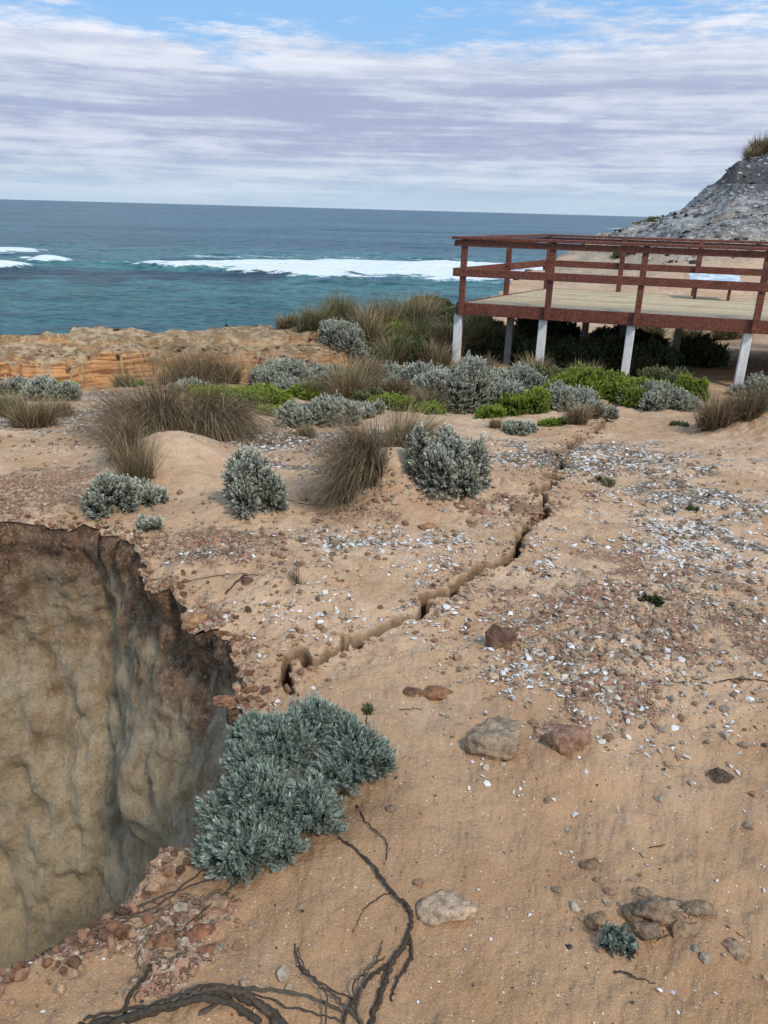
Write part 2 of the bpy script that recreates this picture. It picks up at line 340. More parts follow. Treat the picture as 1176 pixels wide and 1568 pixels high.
V=[];F=[]
for i,s in enumerate(np.linspace(0,1,60)):
    X0=95+90*s; hh=1.2+6.5*ss(0,.35,s)*(1+.12*float(fbm2(np.array(s*9),np.array(.3),1,3)))
    V+= [(X0,290+6*math.sin(s*7),-6.5),(X0+2,293,-6+hh*.7),(X0+3,305,-6+hh),(X0+4,345,-6+hh)]
for i in range(59):
    for j in range(3): a=i*4+j; F.append((a,a+4,a+5,a+1))
mh,t=mat('headland_scrub'); co=t.obj(); t.out(t.mix(t.mr(t.noise(co,.3,5,.7),.4,.6),(.04,.05,.035),(.22,.18,.12)),.95)
mk('distant_headland',V,F,mh,None,False)

# ---------------- plants
def plant_pos(u,v):
    x,y=G(u,v,hplant); z=float(height(x,y)); return x,y,z,y*math.cos(PITCH)+(H-z)*math.sin(PITCH)
def bush(name,lobes,dens,leaf,colA,colB,nl=14,wid=.16,up=.5,dmin=-.3,tilt=(62,45)):
    P=[];AX=[];Q=[];S_=[]
    for (cx,cy,cz,r,fl) in lobes:
        n=int(dens*2*math.pi*r*r)
        d=rng.normal(size=(n,3)); d/=np.linalg.norm(d,axis=1)[:,None]; d[:,2]=np.where(d[:,2]<dmin,-d[:,2],d[:,2])
        q=rng.uniform(.0,1,n)**.3; q=.35+.65*q
        lump=1+.40*fbm3(d[:,0]+cx*3,d[:,1]+cy*3,d[:,2],3.4,3,5)
        p=np.array([cx,cy,cz])+d*(r*q*lump)[:,None]*np.array([1,1,fl])
        ok=np.ones(n,bool)
        for (ax,ay,az,ar,af) in lobes:
            if (ax,ay,az)==(cx,cy,cz): continue
            e=(p-np.array([ax,ay,az]))/np.array([ar,ar,ar*af]); ok&=~((np.linalg.norm(e,axis=1)<.7)&(q>.6))
        P.append(p[ok]); a=d+np.array([0,0,up])+rng.normal(size=(n,3))*.18; AX.append((a/np.linalg.norm(a,axis=1)[:,None])[ok])
        Q.append(q[ok]); S_.append((.5+.5*d[:,2]+(lump-1)*2.0)[ok])
    P=np.vstack(P);AX=np.vstack(AX);Q=np.concatenate(Q);S_=np.concatenate(S_)
    gz=height(P[:,0],P[:,1],False); ok=P[:,2]>gz-.01; ok|=(np.hypot(P[:,0],P[:,1])<3.2); P=P[ok];AX=AX[ok];Q=Q[ok];S_=S_[ok];n=len(P)
    ii=np.repeat(np.arange(n),nl); m=len(ii)
    tmp=np.where(np.abs(AX[:,2:3])>.9,np.array([[1.,0,0]]),np.array([[0,0,1.]])); e1=np.cross(AX,tmp); e1/=np.linalg.norm(e1,axis=1)[:,None]; e2=np.cross(AX,e1)
    th=rng.uniform(0,2*math.pi,m); tt=rng.uniform(0,1,m); ph=np.radians(tilt[0]-tilt[1]*tt+rng.uniform(-12,12,m))
    rad=e1[ii]*np.cos(th)[:,None]+e2[ii]*np.sin(th)[:,None]
    L=leaf*rng.uniform(.7,1.25,m)*(1-.35*tt)
    dr=AX[ii]*np.cos(ph)[:,None]+rad*np.sin(ph)[:,None]
    bs=P[ii]+AX[ii]*((tt-1.)*leaf*2.2)[:,None]
    sd=np.cross(dr,AX[ii]); sd/=np.linalg.norm(sd,axis=1)[:,None]+1e-9
    tip=bs+dr*L[:,None]+AX[ii]*(L*.25)[:,None]; mid=bs+dr*(L*.6)[:,None]-AX[ii]*(L*.06)[:,None]
    W=(L*wid)[:,None]
    V=np.stack([bs,mid-sd*W,tip,mid+sd*W],1).reshape(-1,3)
    b=np.arange(m)*4; F=np.stack([b,b+1,b+2,b+3],1)
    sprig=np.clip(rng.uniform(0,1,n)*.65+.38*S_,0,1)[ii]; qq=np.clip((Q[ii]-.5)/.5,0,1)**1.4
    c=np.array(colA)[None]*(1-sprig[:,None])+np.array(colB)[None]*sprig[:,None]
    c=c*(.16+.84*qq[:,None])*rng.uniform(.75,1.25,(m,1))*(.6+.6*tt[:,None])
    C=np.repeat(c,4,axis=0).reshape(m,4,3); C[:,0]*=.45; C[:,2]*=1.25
    return mk(name,V.reshape(-1,3),F,m_leaf,{'col':np.minimum(C.reshape(-1,3),.8)})
def tuft(name,cx,cy,rad,n,ln,cols,lean=(0,0),droop=.6,w=.0022,spread=.55):
    a=rng.uniform(0,2*math.pi,n); r=rad*np.sqrt(rng.uniform(0,1,n)); bx=cx+r*np.cos(a); by=cy+r*np.sin(a)
    nb=max(3,n//40); bi=rng.integers(0,nb,n); bx=bx*.45+.55*bx[bi%n]; by=by*.45+.55*by[bi%n]
    bz=height(bx,by,False)-.01
    L=ln*rng.uniform(.35,1.1,n)*rng.uniform(.7,1.1,nb)[bi]; k=6
    az=np.arctan2(by-cy,bx-cx)+rng.normal(0,.6,n); tl=np.abs(rng.normal(0,spread,n))*(.35+.65*r/rad)
    dx=np.cos(az)*np.sin(tl)+lean[0]; dy=np.sin(az)*np.sin(tl)+lean[1]; dz=np.cos(tl); nn=np.sqrt(dx*dx+dy*dy+dz*dz); dx/=nn;dy/=nn;dz/=nn
    dr=droop*rng.uniform(.3,1.7,n); p=np.stack([bx,by,bz],1); dv=np.stack([dx,dy,dz],1)
    pa=rng.uniform(0,math.pi,n); sd=np.stack([np.cos(pa),np.sin(pa),0*pa],1)
    V=np.zeros((n,k,2,3)); st=L/(k-1)
    hz=np.stack([np.cos(az)+lean[0]*1.5,np.sin(az)+lean[1]*1.5,0*az],1)*.45
    for j in range(k):
        ww=(w*rng.uniform(.8,1.2,n)*(1-.85*(j/(k-1))**1.5))[:,None]
        V[:,j,0]=p-sd*ww; V[:,j,1]=p+sd*ww
        p=p+dv*st[:,None]; dv=dv+(np.array([0,0,-1.])+hz)*(dr*(j+1)/(k)*.55)[:,None]; dv/=np.linalg.norm(dv,axis=1)[:,None]
    b=(np.arange(n)*k*2)[:,None]; j=np.arange(k-1)*2
    F=np.stack([b+j,b+j+1,b+j+3,b+j+2],-1).reshape(-1,4)
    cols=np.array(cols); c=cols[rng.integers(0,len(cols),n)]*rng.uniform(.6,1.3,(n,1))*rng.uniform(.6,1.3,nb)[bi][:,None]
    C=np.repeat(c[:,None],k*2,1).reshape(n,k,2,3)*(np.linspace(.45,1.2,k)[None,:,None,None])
    return mk(name,V.reshape(-1,3),F,m_grass,{'col':C.reshape(-1,3)})
SIL=((.27,.27,.19),(.66,.66,.52)); TEAL=((.115,.155,.115),(.44,.51,.41)); GRN=((.12,.19,.025),(.36,.44,.07)); DKG=((.045,.065,.028),(.14,.17,.07)); OLV=((.13,.14,.06),(.31,.32,.14))
STR=[(.38,.28,.15),(.27,.20,.105),(.16,.13,.065),(.50,.39,.22)]; DRK=[(.22,.155,.085),(.30,.215,.12),(.12,.095,.05),(.43,.31,.18)]; OLG=[(.19,.175,.075),(.28,.23,.105),(.14,.15,.06),(.38,.31,.16)]
def px_bush(name,u,v,wpx,hpx,cols,leaf=None,dens=None,nl=12):
    x,y,z,dp=plant_pos(u,v); W=wpx/FPX*dp*1.15; Hh=hpx/FPX*dp*.88; r=W*.5
    nlb=max(5,int(6+W*7)); lobes=[]
    y+=r*.45
    for i in range(nlb):
        a=rng.uniform(0,6.28); q=rng.uniform(.35,.8)*r if i else 0
        lr=r*rng.uniform(.27,.45) if i else r*.55
        lx,ly=x+q*math.cos(a)*1.1,y+q*math.sin(a)*.8
        hz=float(height(lx,ly,False)); top=Hh*(1-.45*(q/r)**2)*rng.uniform(.7,1.05); lobes.append((lx,ly,hz+top*.3,lr,top*.72/lr))
    lf=leaf or .015+.0012*dp; dn=dens or 1.5/(lf*lf)
    return bush(name,lobes,dn,lf,*cols,nl=nl,wid=.34,dmin=-.6,tilt=(60,45))
def L(u,v,r,zc):
    x,y=G(u,v); return (x,y,float(hbase(x,y))+zc,r,.9)
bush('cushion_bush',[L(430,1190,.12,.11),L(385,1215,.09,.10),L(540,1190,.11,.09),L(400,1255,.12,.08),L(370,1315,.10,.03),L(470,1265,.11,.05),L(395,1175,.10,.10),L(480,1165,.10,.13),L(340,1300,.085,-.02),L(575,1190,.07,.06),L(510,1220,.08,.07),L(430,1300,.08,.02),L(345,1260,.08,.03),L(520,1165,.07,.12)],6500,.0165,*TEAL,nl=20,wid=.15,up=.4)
S='silver_shrub'; g='coastal_herb'
for (u,v,w,h) in [(375,783,118,92),(685,755,125,115),(600,690,75,42),(160,785,85,68),(212,768,65,42),(228,812,42,35),(490,652,112,54),(553,640,62,32),(440,602,120,50),(500,595,80,44),(720,632,135,92),(650,612,100,60),(780,605,95,54),(800,665,55,28),(870,628,90,50),(1010,628,90,46),(60,615,80,46),(20,605,55,32),(1165,612,60,40),(525,562,75,46),(610,592,75,40),(290,607,60,32),(1150,640,50,30),(915,640,60,34)]:
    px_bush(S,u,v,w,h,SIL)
for (u,v,w,h,c) in [(350,628,120,38,GRN),(400,620,95,34,GRN),(320,614,70,30,GRN),(430,637,60,22,GRN),(800,634,100,44,GRN),(895,612,100,56,GRN),(985,622,95,48,GRN),(940,607,70,44,GRN),(1055,614,70,46,GRN),(600,628,70,30,GRN),(760,640,60,24,GRN),(1030,600,80,40,OLV),(570,622,60,30,OLV),(100,607,55,30,GRN),(200,590,50,30,GRN),(610,530,70,42,GRN),(930,740,30,12,OLV),(1060,785,22,10,DKG),(1040,655,30,10,OLV),(540,600,70,30,GRN),(740,595,60,34,OLV),(820,590,80,34,OLV),(660,635,60,20,GRN),(850,652,50,16,GRN),(470,612,60,26,GRN),(690,592,70,34,OLV)]:
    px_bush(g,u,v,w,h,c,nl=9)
for (u,v,w,h) in [(740,545,80,50),(800,560,70,50),(860,565,90,60),(930,570,90,60),(1000,575,80,55),(730,520,80,40),(840,525,90,50),(1080,560,90,45),(960,540,100,45),(660,485,70,36),(700,500,60,34),(690,530,60,38),(560,560,60,34),(640,560,80,44)]:
    px_bush('scrub_shrub',u,v,w,h,DKG if w>65 else OLV,leaf=.04)
px_bush('seedling_shrub',1005,928,36,22,DKG,leaf=.012); px_bush('seedling_shrub',948,1465,52,50,TEAL,leaf=.010)
def px_tuft(u,v,w,h,cols,n,lean=(0,0),droop=.8,spread=.6,wd=.6,name='grass_tussock'):
    x,y,z,dp=plant_pos(u,v); tuft(name,x,y+w/FPX*dp*.2,w/FPX*dp*.5*wd,n,h/FPX*dp*1.3,cols,lean,droop,max(.001,.00032*dp),spread)
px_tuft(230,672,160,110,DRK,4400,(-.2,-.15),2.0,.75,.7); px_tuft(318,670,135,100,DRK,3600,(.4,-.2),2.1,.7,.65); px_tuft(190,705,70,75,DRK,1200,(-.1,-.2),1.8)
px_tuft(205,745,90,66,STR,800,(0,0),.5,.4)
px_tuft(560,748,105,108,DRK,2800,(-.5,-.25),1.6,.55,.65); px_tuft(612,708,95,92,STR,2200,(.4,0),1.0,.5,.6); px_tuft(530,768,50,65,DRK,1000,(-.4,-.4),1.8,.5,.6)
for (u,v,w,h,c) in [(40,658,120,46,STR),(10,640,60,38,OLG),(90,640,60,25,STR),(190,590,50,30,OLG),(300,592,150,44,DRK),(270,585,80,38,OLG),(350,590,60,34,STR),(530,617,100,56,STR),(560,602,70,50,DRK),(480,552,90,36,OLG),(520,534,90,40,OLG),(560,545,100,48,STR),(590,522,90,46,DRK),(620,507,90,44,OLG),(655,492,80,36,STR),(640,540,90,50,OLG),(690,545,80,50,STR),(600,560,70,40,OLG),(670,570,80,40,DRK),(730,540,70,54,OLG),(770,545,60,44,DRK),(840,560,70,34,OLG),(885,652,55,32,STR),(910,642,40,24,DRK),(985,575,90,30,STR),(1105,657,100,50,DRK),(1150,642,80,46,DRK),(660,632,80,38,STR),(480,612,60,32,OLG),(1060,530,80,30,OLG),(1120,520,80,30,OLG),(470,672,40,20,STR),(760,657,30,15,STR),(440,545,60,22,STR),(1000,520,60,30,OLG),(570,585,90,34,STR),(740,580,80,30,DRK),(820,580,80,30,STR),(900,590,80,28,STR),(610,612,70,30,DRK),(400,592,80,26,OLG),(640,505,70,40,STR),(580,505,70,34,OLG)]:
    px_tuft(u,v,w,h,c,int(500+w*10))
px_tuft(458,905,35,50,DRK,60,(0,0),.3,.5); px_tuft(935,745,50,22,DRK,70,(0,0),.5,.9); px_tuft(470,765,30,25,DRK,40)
px_tuft(330,1330,90,45,DRK,110,(0.1,-.1),.7,1.0,name='dry_twigs')
for (xx,yy,hh,nn,rd) in [(19.3,45,1.3,1800,.6),(18.8,44.5,.9,700,.4),(20.6,45,1.2,1200,.6)]:
    tuft('hill_grass',xx,yy,rd,nn,hh,STR,(.1,0),.7,.018,.4)
def wbush(name,x,y,r,h,cols,leaf):
    lob=[]
    for i in range(7):
        a=rng.uniform(0,6.28); q=rng.uniform(0,.6)*r; lx,ly=x+q*math.cos(a),y+q*math.sin(a); lob.append((lx,ly,float(height(lx,ly,False))+h*.25,r*.45,h*.75/(r*.45)))
    bush(name,lob,1.6/leaf**2,leaf,*cols,nl=10,wid=.3,dmin=-.5)
for (xx,yy,rr_,hh) in [(13.6,44,1.0,.35),(12.6,43.5,.7,.3),(11,39,.6,.3),(9,31,.6,.3)]:
    wbush('hill_shrub',xx,yy,rr_,hh,OLV,.09)
# ---------------- loose stones and shells
import bmesh
def icos(sub):
    bm=bmesh.new(); bmesh.ops.create_icosphere(bm,subdivisions=sub,radius=1); v=np.array([p.co[:] for p in bm.verts]); f=np.array([[q.index for q in p.verts] for p in bm.faces]); bm.free(); return v,f
IV,IF=icos(1)
def rotm(n,tilt):
    a=rng.uniform(0,2*math.pi,n); b=rng.normal(0,tilt,n); c=rng.normal(0,tilt,n)
    ca,sa,cb,sb,cc_,sc_=np.cos(a),np.sin(a),np.cos(b),np.sin(b),np.cos(c),np.sin(c); O=np.zeros(n);I=np.ones(n)
    Rz=np.array([[ca,-sa,O],[sa,ca,O],[O,O,I]]).transpose(2,0,1); Rx=np.array([[I,O,O],[O,cb,-sb],[O,sb,cb]]).transpose(2,0,1); Ry=np.array([[cc_,O,sc_],[O,I,O],[-sc_,O,cc_]]).transpose(2,0,1)
    return Rx@Ry@Rz
def stones(name,x,y,size,pal,flat=.5,mat_=None,shell=False):
    n=len(x); z=height(x,y)
    if shell:
        k=7; a=np.linspace(0,2*math.pi,6,endpoint=False)
        T=np.zeros((n,k,3)); rj=rng.uniform(.45,1.15,(n,6)); T[:,1:,0]=np.cos(a)*rj; T[:,1:,1]=np.sin(a)*rj*rng.uniform(.45,1,(n,1)); T[:,0,2]=rng.uniform(.1,.5,n); T[:,1:,2]=rng.uniform(-.06,.1,(n,6))
        Ft=np.array([[0,i+1,(i+1)%6+1] for i in range(6)])
        tilt=.35
    else:
        T=IV[None]*(1+rng.uniform(-.3,.3,(n,len(IV),1)))*np.stack([np.ones(n),rng.uniform(.55,1,n),flat*rng.uniform(.6,1.4,n)],1)[:,None]
        Ft=IF; tilt=.3
    T=np.einsum('nij,nkj->nki',rotm(n,tilt),T)*size[:,None,None]
    T[:,:,0]+=x[:,None]; T[:,:,1]+=y[:,None]; T[:,:,2]+=(z+.003+size*(.12 if shell else flat*.3))[:,None]
    k=T.shape[1]; F=(np.arange(n)*k)[:,None,None]+Ft[None]
    pal=np.array(pal); c=pal[rng.integers(0,len(pal),n)]*rng.uniform(.75,1.15,(n,1)); C=np.repeat(c,k,0)
    return mk(name,T.reshape(-1,3),F.reshape(-1,3),mat_,{'col':C})
def inland(x,y):
    ins=np.zeros(len(x),bool)
    for i in range(len(poly)):
        x0,y0=poly[i]; x1,y1=poly[(i+1)%len(poly)]
        if y0==y1: continue
        m=(y>=min(y0,y1))&(y<max(y0,y1)); ins^=m&(x<x0+(y-y0)*(x1-x0)/(y1-y0))
    return ins
def clusters(lst,mul=1.0):
    xs=[];ys=[]
    for (u,v,sx_,sy_,n) in lst:
        cx,cy=G(u,v); n=int(n*mul); xs.append(rng.normal(cx,sx_,n)); ys.append(rng.normal(cy,sy_,n))
    x=np.concatenate(xs);y=np.concatenate(ys)
    ok=(fbm2(x,y,3.5,3,77)+.5*fbm2(x,y,13,2,7)>rng.uniform(-.35,.35,len(x)))&inland(x,y)&(y>.7)
    dcc,_,_=polydist(x,y,crkj); ok&=dcc>.038
    return x[ok],y[ok]
WH=[(.80,.78,.73),(.72,.68,.6),(.85,.84,.82),(.62,.58,.54),(.66,.52,.38),(.76,.72,.66)]
RK=[(.50,.36,.23),(.40,.24,.15),(.46,.38,.28),(.60,.48,.34),(.29,.2,.14),(.62,.45,.29),(.40,.23,.14)]
x,y=clusters([(1010,825,.28,.32,1300),(1100,850,.5,.6,1300),(900,880,.45,.3,1000),(1000,950,.5,.3,700),(850,1060,.14,.17,750),(800,1030,.15,.2,400),(760,870,.5,.15,700),(600,830,.45,.12,1000),(560,930,.16,.12,300),(250,860,.18,.16,400),(400,1000,.2,.25,300),(830,700,1.4,.4,1700),(1080,760,.8,.7,1600),(90,650,1,.8,900),(450,690,.9,.35,900),(600,730,.5,.2,250),(700,960,.35,.15,300),(880,1130,.2,.2,300),(1050,1050,.4,.25,400),(170,610,.8,.7,400)],1.05)
stones('shell_fragments',x,y,(.0035+.015*rng.uniform(0,1,len(x))**3)*(1+.10*np.clip(y-2,0,6)),WH,shell=True,mat_=m_shell)
x=rng.uniform(-2,5,5500); y=rng.uniform(.7,8,5500); ok=inland(x,y)&(fbm2(x,y,.9,3,12)>-.25); x=x[ok];y=y[ok]
stones('scattered_shells',x,y,.0018+.008*rng.uniform(0,1,len(x))**4,WH,shell=True,mat_=m_shell)
x,y=clusters([(1000,930,.7,.5,1800),(1100,1000,.5,.3,600),(900,1000,.4,.4,900),(850,1080,.2,.15,350),(330,840,.4,.2,900),(560,800,.5,.2,700),(730,790,.35,.2,500),(900,720,1.2,.6,1800),(450,690,.9,.4,1500),(90,660,1.,.9,1600),(1080,800,.7,.7,1200),(290,1420,.12,.12,160),(380,960,.2,.3,300),(250,1390,.25,.12,160),(750,900,.5,.2,400),(250,900,.1,.1,160),(700,700,.6,.3,600),(30,780,.5,.3,500),(250,590,1.2,.7,700),(1010,1400,.12,.08,140),(850,600,2,.6,600)],1.3)
stones('gravel',x,y,(.003+.018*rng.uniform(0,1,len(x))**3.2)*(1+.1*np.clip(y-2,0,6)),RK,.5,m_stone)
cp=np.array(crkj); n=1800; i=rng.integers(2,len(cp),n); x=cp[i,0]+rng.normal(0,.045,n); y=cp[i,1]+rng.normal(0,.045,n); dcc,_,_=polydist(x,y,crkj); ok=dcc>.02
stones('crack_crumbs',x[ok],y[ok],(.003+.014*rng.uniform(0,1,ok.sum())**2.5),[(.50,.31,.18),(.42,.25,.14),(.60,.41,.26)],.6,m_stone)
# crumbling soil clods along the pit edge
k_=(lip[:,1]<4.2)&(lip[:,0]>-3.2)&(lip[:,1]>.8); lp=lip[k_]; n=2600; i=rng.integers(0,len(lp),n); x=lp[i,0]+rng.normal(0,.07,n); y=lp[i,1]+rng.normal(0,.07,n); ok=inland(x,y)
stones('soil_clods',x[ok],y[ok],(.004+.020*rng.uniform(0,1,ok.sum())**3),[(.40,.22,.13),(.30,.15,.085),(.52,.33,.2),(.22,.12,.075)],.65,m_stone)
x=rng.uniform(-1.5,3,2500); y=rng.uniform(.7,5,2500); ok=inland(x,y); stones('pebbles',x[ok],y[ok],.0015+.004*rng.uniform(0,1,ok.sum())**3,RK+[(.08,.06,.05)]*4,.6,m_stone)
n=500; x=rng.uniform(-6.5,-.6,n); y=10.8+.38*(x+3.8)+rng.normal(-.1,.45,n); ok=inland(x,y)
stones('ledge_rubble',x[ok],y[ok],.012+.06*rng.uniform(0,1,ok.sum())**3,[(.55,.33,.16),(.46,.26,.12),(.25,.15,.08),(.55,.42,.27)],.35,m_stone)
n=3000; x=rng.uniform(9,26,n); y=rng.uniform(26,50,n); ok=inland(x,y)
stones('hill_rubble',x[ok],y[ok],.03+.13*rng.uniform(0,1,ok.sum())**3,[(.4,.39,.36),(.2,.19,.18),(.6,.58,.54),(.07,.07,.07)],.5,m_stone)
RV,RF=icos(4)
def rockobj(u,v,wpx,hpx,col,flat=.55,rot=0,name='rock',tilt=(0,0)):
    x,y,z,dp=plant_pos(u,v); W=wpx/FPX*dp*.50; hh=hpx/FPX*dp*.46
    p=RV.copy(); s=rng.uniform(0,50)
    for _ in range(9):
        nrm=rng.normal(size=3); nrm/=np.linalg.norm(nrm); dd=p@nrm; c_=rng.uniform(.5,.85); p=p-np.outer(np.clip(dd-c_,0,None),nrm)
    q=fbm3(p[:,0]+s,p[:,1],p[:,2],1.6,3,3)*.35+fbm3(p[:,0]+s,p[:,1],p[:,2],5,4,6)*.22
    p=p*(1.15+q)[:,None]
    p=p*np.array([W,W*.7,hh]); R=np.array(Euler((tilt[0],tilt[1],rot)).to_matrix()); p=p@R.T
    c=np.array(col)[None]*(1+.5*fbm3(p[:,0]/W,p[:,1]/W,p[:,2]/W,3,4,9))[:,None]
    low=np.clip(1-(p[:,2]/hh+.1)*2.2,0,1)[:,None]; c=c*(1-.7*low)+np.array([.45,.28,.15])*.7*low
    p+=np.array([x,y,z+hh*.2]); return mk(name,p,RF,m_stone,{'col':c},True)
rockobj(760,1140,100,58,(.46,.34,.22)); rockobj(872,1145,60,55,(.44,.25,.16),rot=.6); rockobj(690,1395,85,38,(.62,.44,.29))
rockobj(762,988,46,70,(.22,.13,.09),rot=.3,tilt=(.2,.7)); rockobj(1105,1192,40,24,(.13,.09,.06)); rockobj(665,1060,50,20,(.40,.19,.10)); rockobj(630,1058,30,12,(.22,.12,.07))
rockobj(1015,1405,72,56,(.36,.25,.16)); rockobj(968,1400,40,32,(.26,.18,.12)); rockobj(1045,1425,42,30,(.38,.26,.16)); rockobj(918,1415,36,22,(.34,.22,.13)); rockobj(1125,1455,46,22,(.40,.27,.17)); rockobj(985,1362,36,20,(.36,.25,.16)); rockobj(995,1425,50,34,(.32,.22,.14)); rockobj(1070,1395,40,20,(.38,.26,.16))
rockobj(300,1425,50,22,(.36,.16,.09),rot=.5); rockobj(250,1442,42,18,(.33,.16,.09)); rockobj(330,1372,46,18,(.42,.27,.16)); rockobj(300,930,50,24,(.50,.28,.14)); rockobj(345,1055,40,18,(.36,.18,.1)); rockobj(280,1400,40,16,(.4,.2,.12)); rockobj(320,1450,36,14,(.38,.18,.1))
rockobj(720,775,28,18,(.48,.3,.18)); rockobj(800,785,55,14,(.42,.24,.14)); rockobj(380,888,22,16,(.2,.13,.09)); rockobj(870,1450,12,7,(.08,.07,.07)); rockobj(905,1320,30,12,(.3,.19,.11)); rockobj(655,810,26,14,(.48,.26,.14))
for (u,v,s) in [(988,1163,.014),(1110,1100,.013),(1112,1117,.012),(751,1442,.006),(1008,1524,.013),(897,1191,.011),(384,967,.014),(403,947,.015),(1062,1206,.008),(875,1302,.006),(672,1503,.006),(1098,1350,.007),(876,1220,.006),(776,1404,.005),(1050,1055,.015),(455,960,.012),(640,1530,.005),(45,1465,.008),(1028,1524,.010),(385,930,.012),(1104,1010,.017),(870,890,.02),(905,905,.018),(1010,885,.017),(840,1085,.016),(940,905,.015)]:
    x,y=G(u,v); stones('sea_shell',np.array([x]),np.array([y]),np.array([s]),[(.82,.78,.72)],shell=True,mat_=m_shell)
# ---------------- dead branches
def tube(V,F,C,pts,r0,r1,col,k=8,jitter=.005):
    P=np.array(pts,float); m=len(P); n=(m-1)*10+1; s=np.linspace(0,m-1,n)
    out=[]
    for q in s:
        i=min(int(q),m-2); f=q-i; p0,p1,p2,p3=P[max(i-1,0)],P[i],P[i+1],P[min(i+2,m-1)]
        out.append(.5*((2*p1)+(-p0+p2)*f+(2*p0-5*p1+4*p2-p3)*f*f+(-p0+3*p1-3*p2+p3)*f**3))
    P=np.array(out)+rng.normal(0,jitter*.35,(n,3)); T=np.gradient(P,axis=0); T/=np.linalg.norm(T,axis=1)[:,None]+1e-9
    up=np.array([0,0,1.]); A=np.cross(T,up); A/=np.linalg.norm(A,axis=1)[:,None]+1e-9; B_=np.cross(A,T)
    a=np.linspace(0,2*math.pi,k,endpoint=False); b=sum(len(v) for v in V)
    rad=np.linspace(r0,r1,n)*rng.uniform(.75,1.25,n)
    ring=P[:,None]+(A[:,None]*np.cos(a)[None,:,None]+B_[:,None]*np.sin(a)[None,:,None])*(rad[:,None]*(1+.22*np.sin(a*3+1)[None]))[:,:,None]
    V.append(ring.reshape(-1,3)); i=np.arange(n-1)[:,None]*k; j=np.arange(k)[None]
    F.append((b+np.stack([i+j,i+(j+1)%k,i+k+(j+1)%k,i+k+j],-1)).reshape(-1,4)); C.append(np.tile(np.array(col),(n*k,1))*rng.uniform(.7,1.2))
def branch(name,lst,col=(.095,.07,.05)):
    V=[];F=[];C=[]
    for (pts,r0,r1,lift) in lst:
        r0*=.68; r1*=.68; P=[]
        for i,p in enumerate(pts):
            x,y=G(p[0],p[1]); zz=float(height(x,y,False))+(r0+r1)*.5+lift*math.sin(math.pi*i/(len(pts)-1)); P.append((x,y,zz))
        tube(V,F,C,P,r0,r1,col)
    return mk(name,np.vstack(V),np.vstack(F),m_wood,{'col':np.vstack(C)},True)
branch('dead_branch',[([(520,1290),(560,1325),(598,1372),(628,1405),(624,1440),(605,1470),(590,1510),(570,1568),(560,1600)],.005,.010,.01),
  ([(628,1440),(600,1475),(570,1500),(535,1545),(520,1600)],.006,.005,.01),([(624,1430),(630,1465),(610,1500),(598,1530)],.007,.003,.006),
  ([(545,1235),(560,1270),(592,1300),(588,1330)],.003,.002,.01),([(598,1372),(560,1395),(540,1430)],.0025,.0012,.004)])
branch('exposed_root',[([(120,1575),(220,1562),(300,1540),(350,1535),(410,1555),(450,1590)],.010,.012,.015),([(140,1590),(180,1575),(270,1552),(340,1545),(400,1570)],.009,.011,.02),([(150,1570),(250,1553),(330,1534),(390,1546),(440,1585)],.007,.008,.03),([(130,1560),(240,1548),(320,1530),(380,1538),(430,1575)],.004,.005,.035),([(300,1560),(380,1530),(470,1535),(530,1550)],.006,.004,.02),
  ([(450,1440),(462,1480),(500,1520),(545,1560),(570,1600)],.0025,.005,.015),([(452,1470),(480,1505),(540,1530)],.002,.003,.015),([(545,1550),(560,1500),(590,1465)],.004,.002,.02),([(375,1520),(430,1545),(520,1560)],.002,.003,.015),([(490,1600),(500,1540),(470,1500),(455,1445)],.004,.0015,.03),([(560,1590),(540,1520),(575,1480),(585,1440)],.004,.0012,.02)],(.11,.085,.062))
branch('root_strand',[([(222,1422),(240,1448),(228,1490),(200,1530),(190,1560)],.005,.006,.006),([(60,1440),(130,1405),(215,1375),(300,1345),(385,1320)],.004,.003,.01),([(100,1455),(180,1410),(250,1370),(320,1310)],.003,.003,.012),([(240,1448),(300,1400),(380,1330),(400,1290)],.002,.003,.01)])
branch('twig',[([(1010,1052),(1070,1054),(1130,1052),(1176,1058),(1230,1060)],.003,.004,.004)])
branch('twig',[([(1005,1450),(1060,1425),(1100,1420),(1140,1440)],.0015,.0015,.01),([(940,1490),(965,1500),(1000,1512)],.004,.002,.005)])
branch('twig',[([(345,905),(372,890),(400,885)],.006,.002,.02),([(270,890),(330,885),(380,880)],.003,.002,.01)])
branch('twig',[([(990,1295),(1020,1290)],.003,.002,.0),([(612,1085),(645,1083)],.002,.002,0),([(430,770),(470,782),(500,778)],.004,.003,.03),([(470,940),(500,938)],.003,.002,0)])
x,y=G(562,1125); z=float(height(x,y)); V=[];F=[];C=[]; tube(V,F,C,[(x,y,z),(x-.004,y,z+.05),(x,y,z+.08)],.003,.002,(.1,.08,.05))
mk('bush_stem',np.vstack(V),np.vstack(F),m_wood,{'col':np.vstack(C)},True); bush('bush_sprig',[(x,y,z+.09,.022,.9)],26000,.012,*OLV,nl=10)
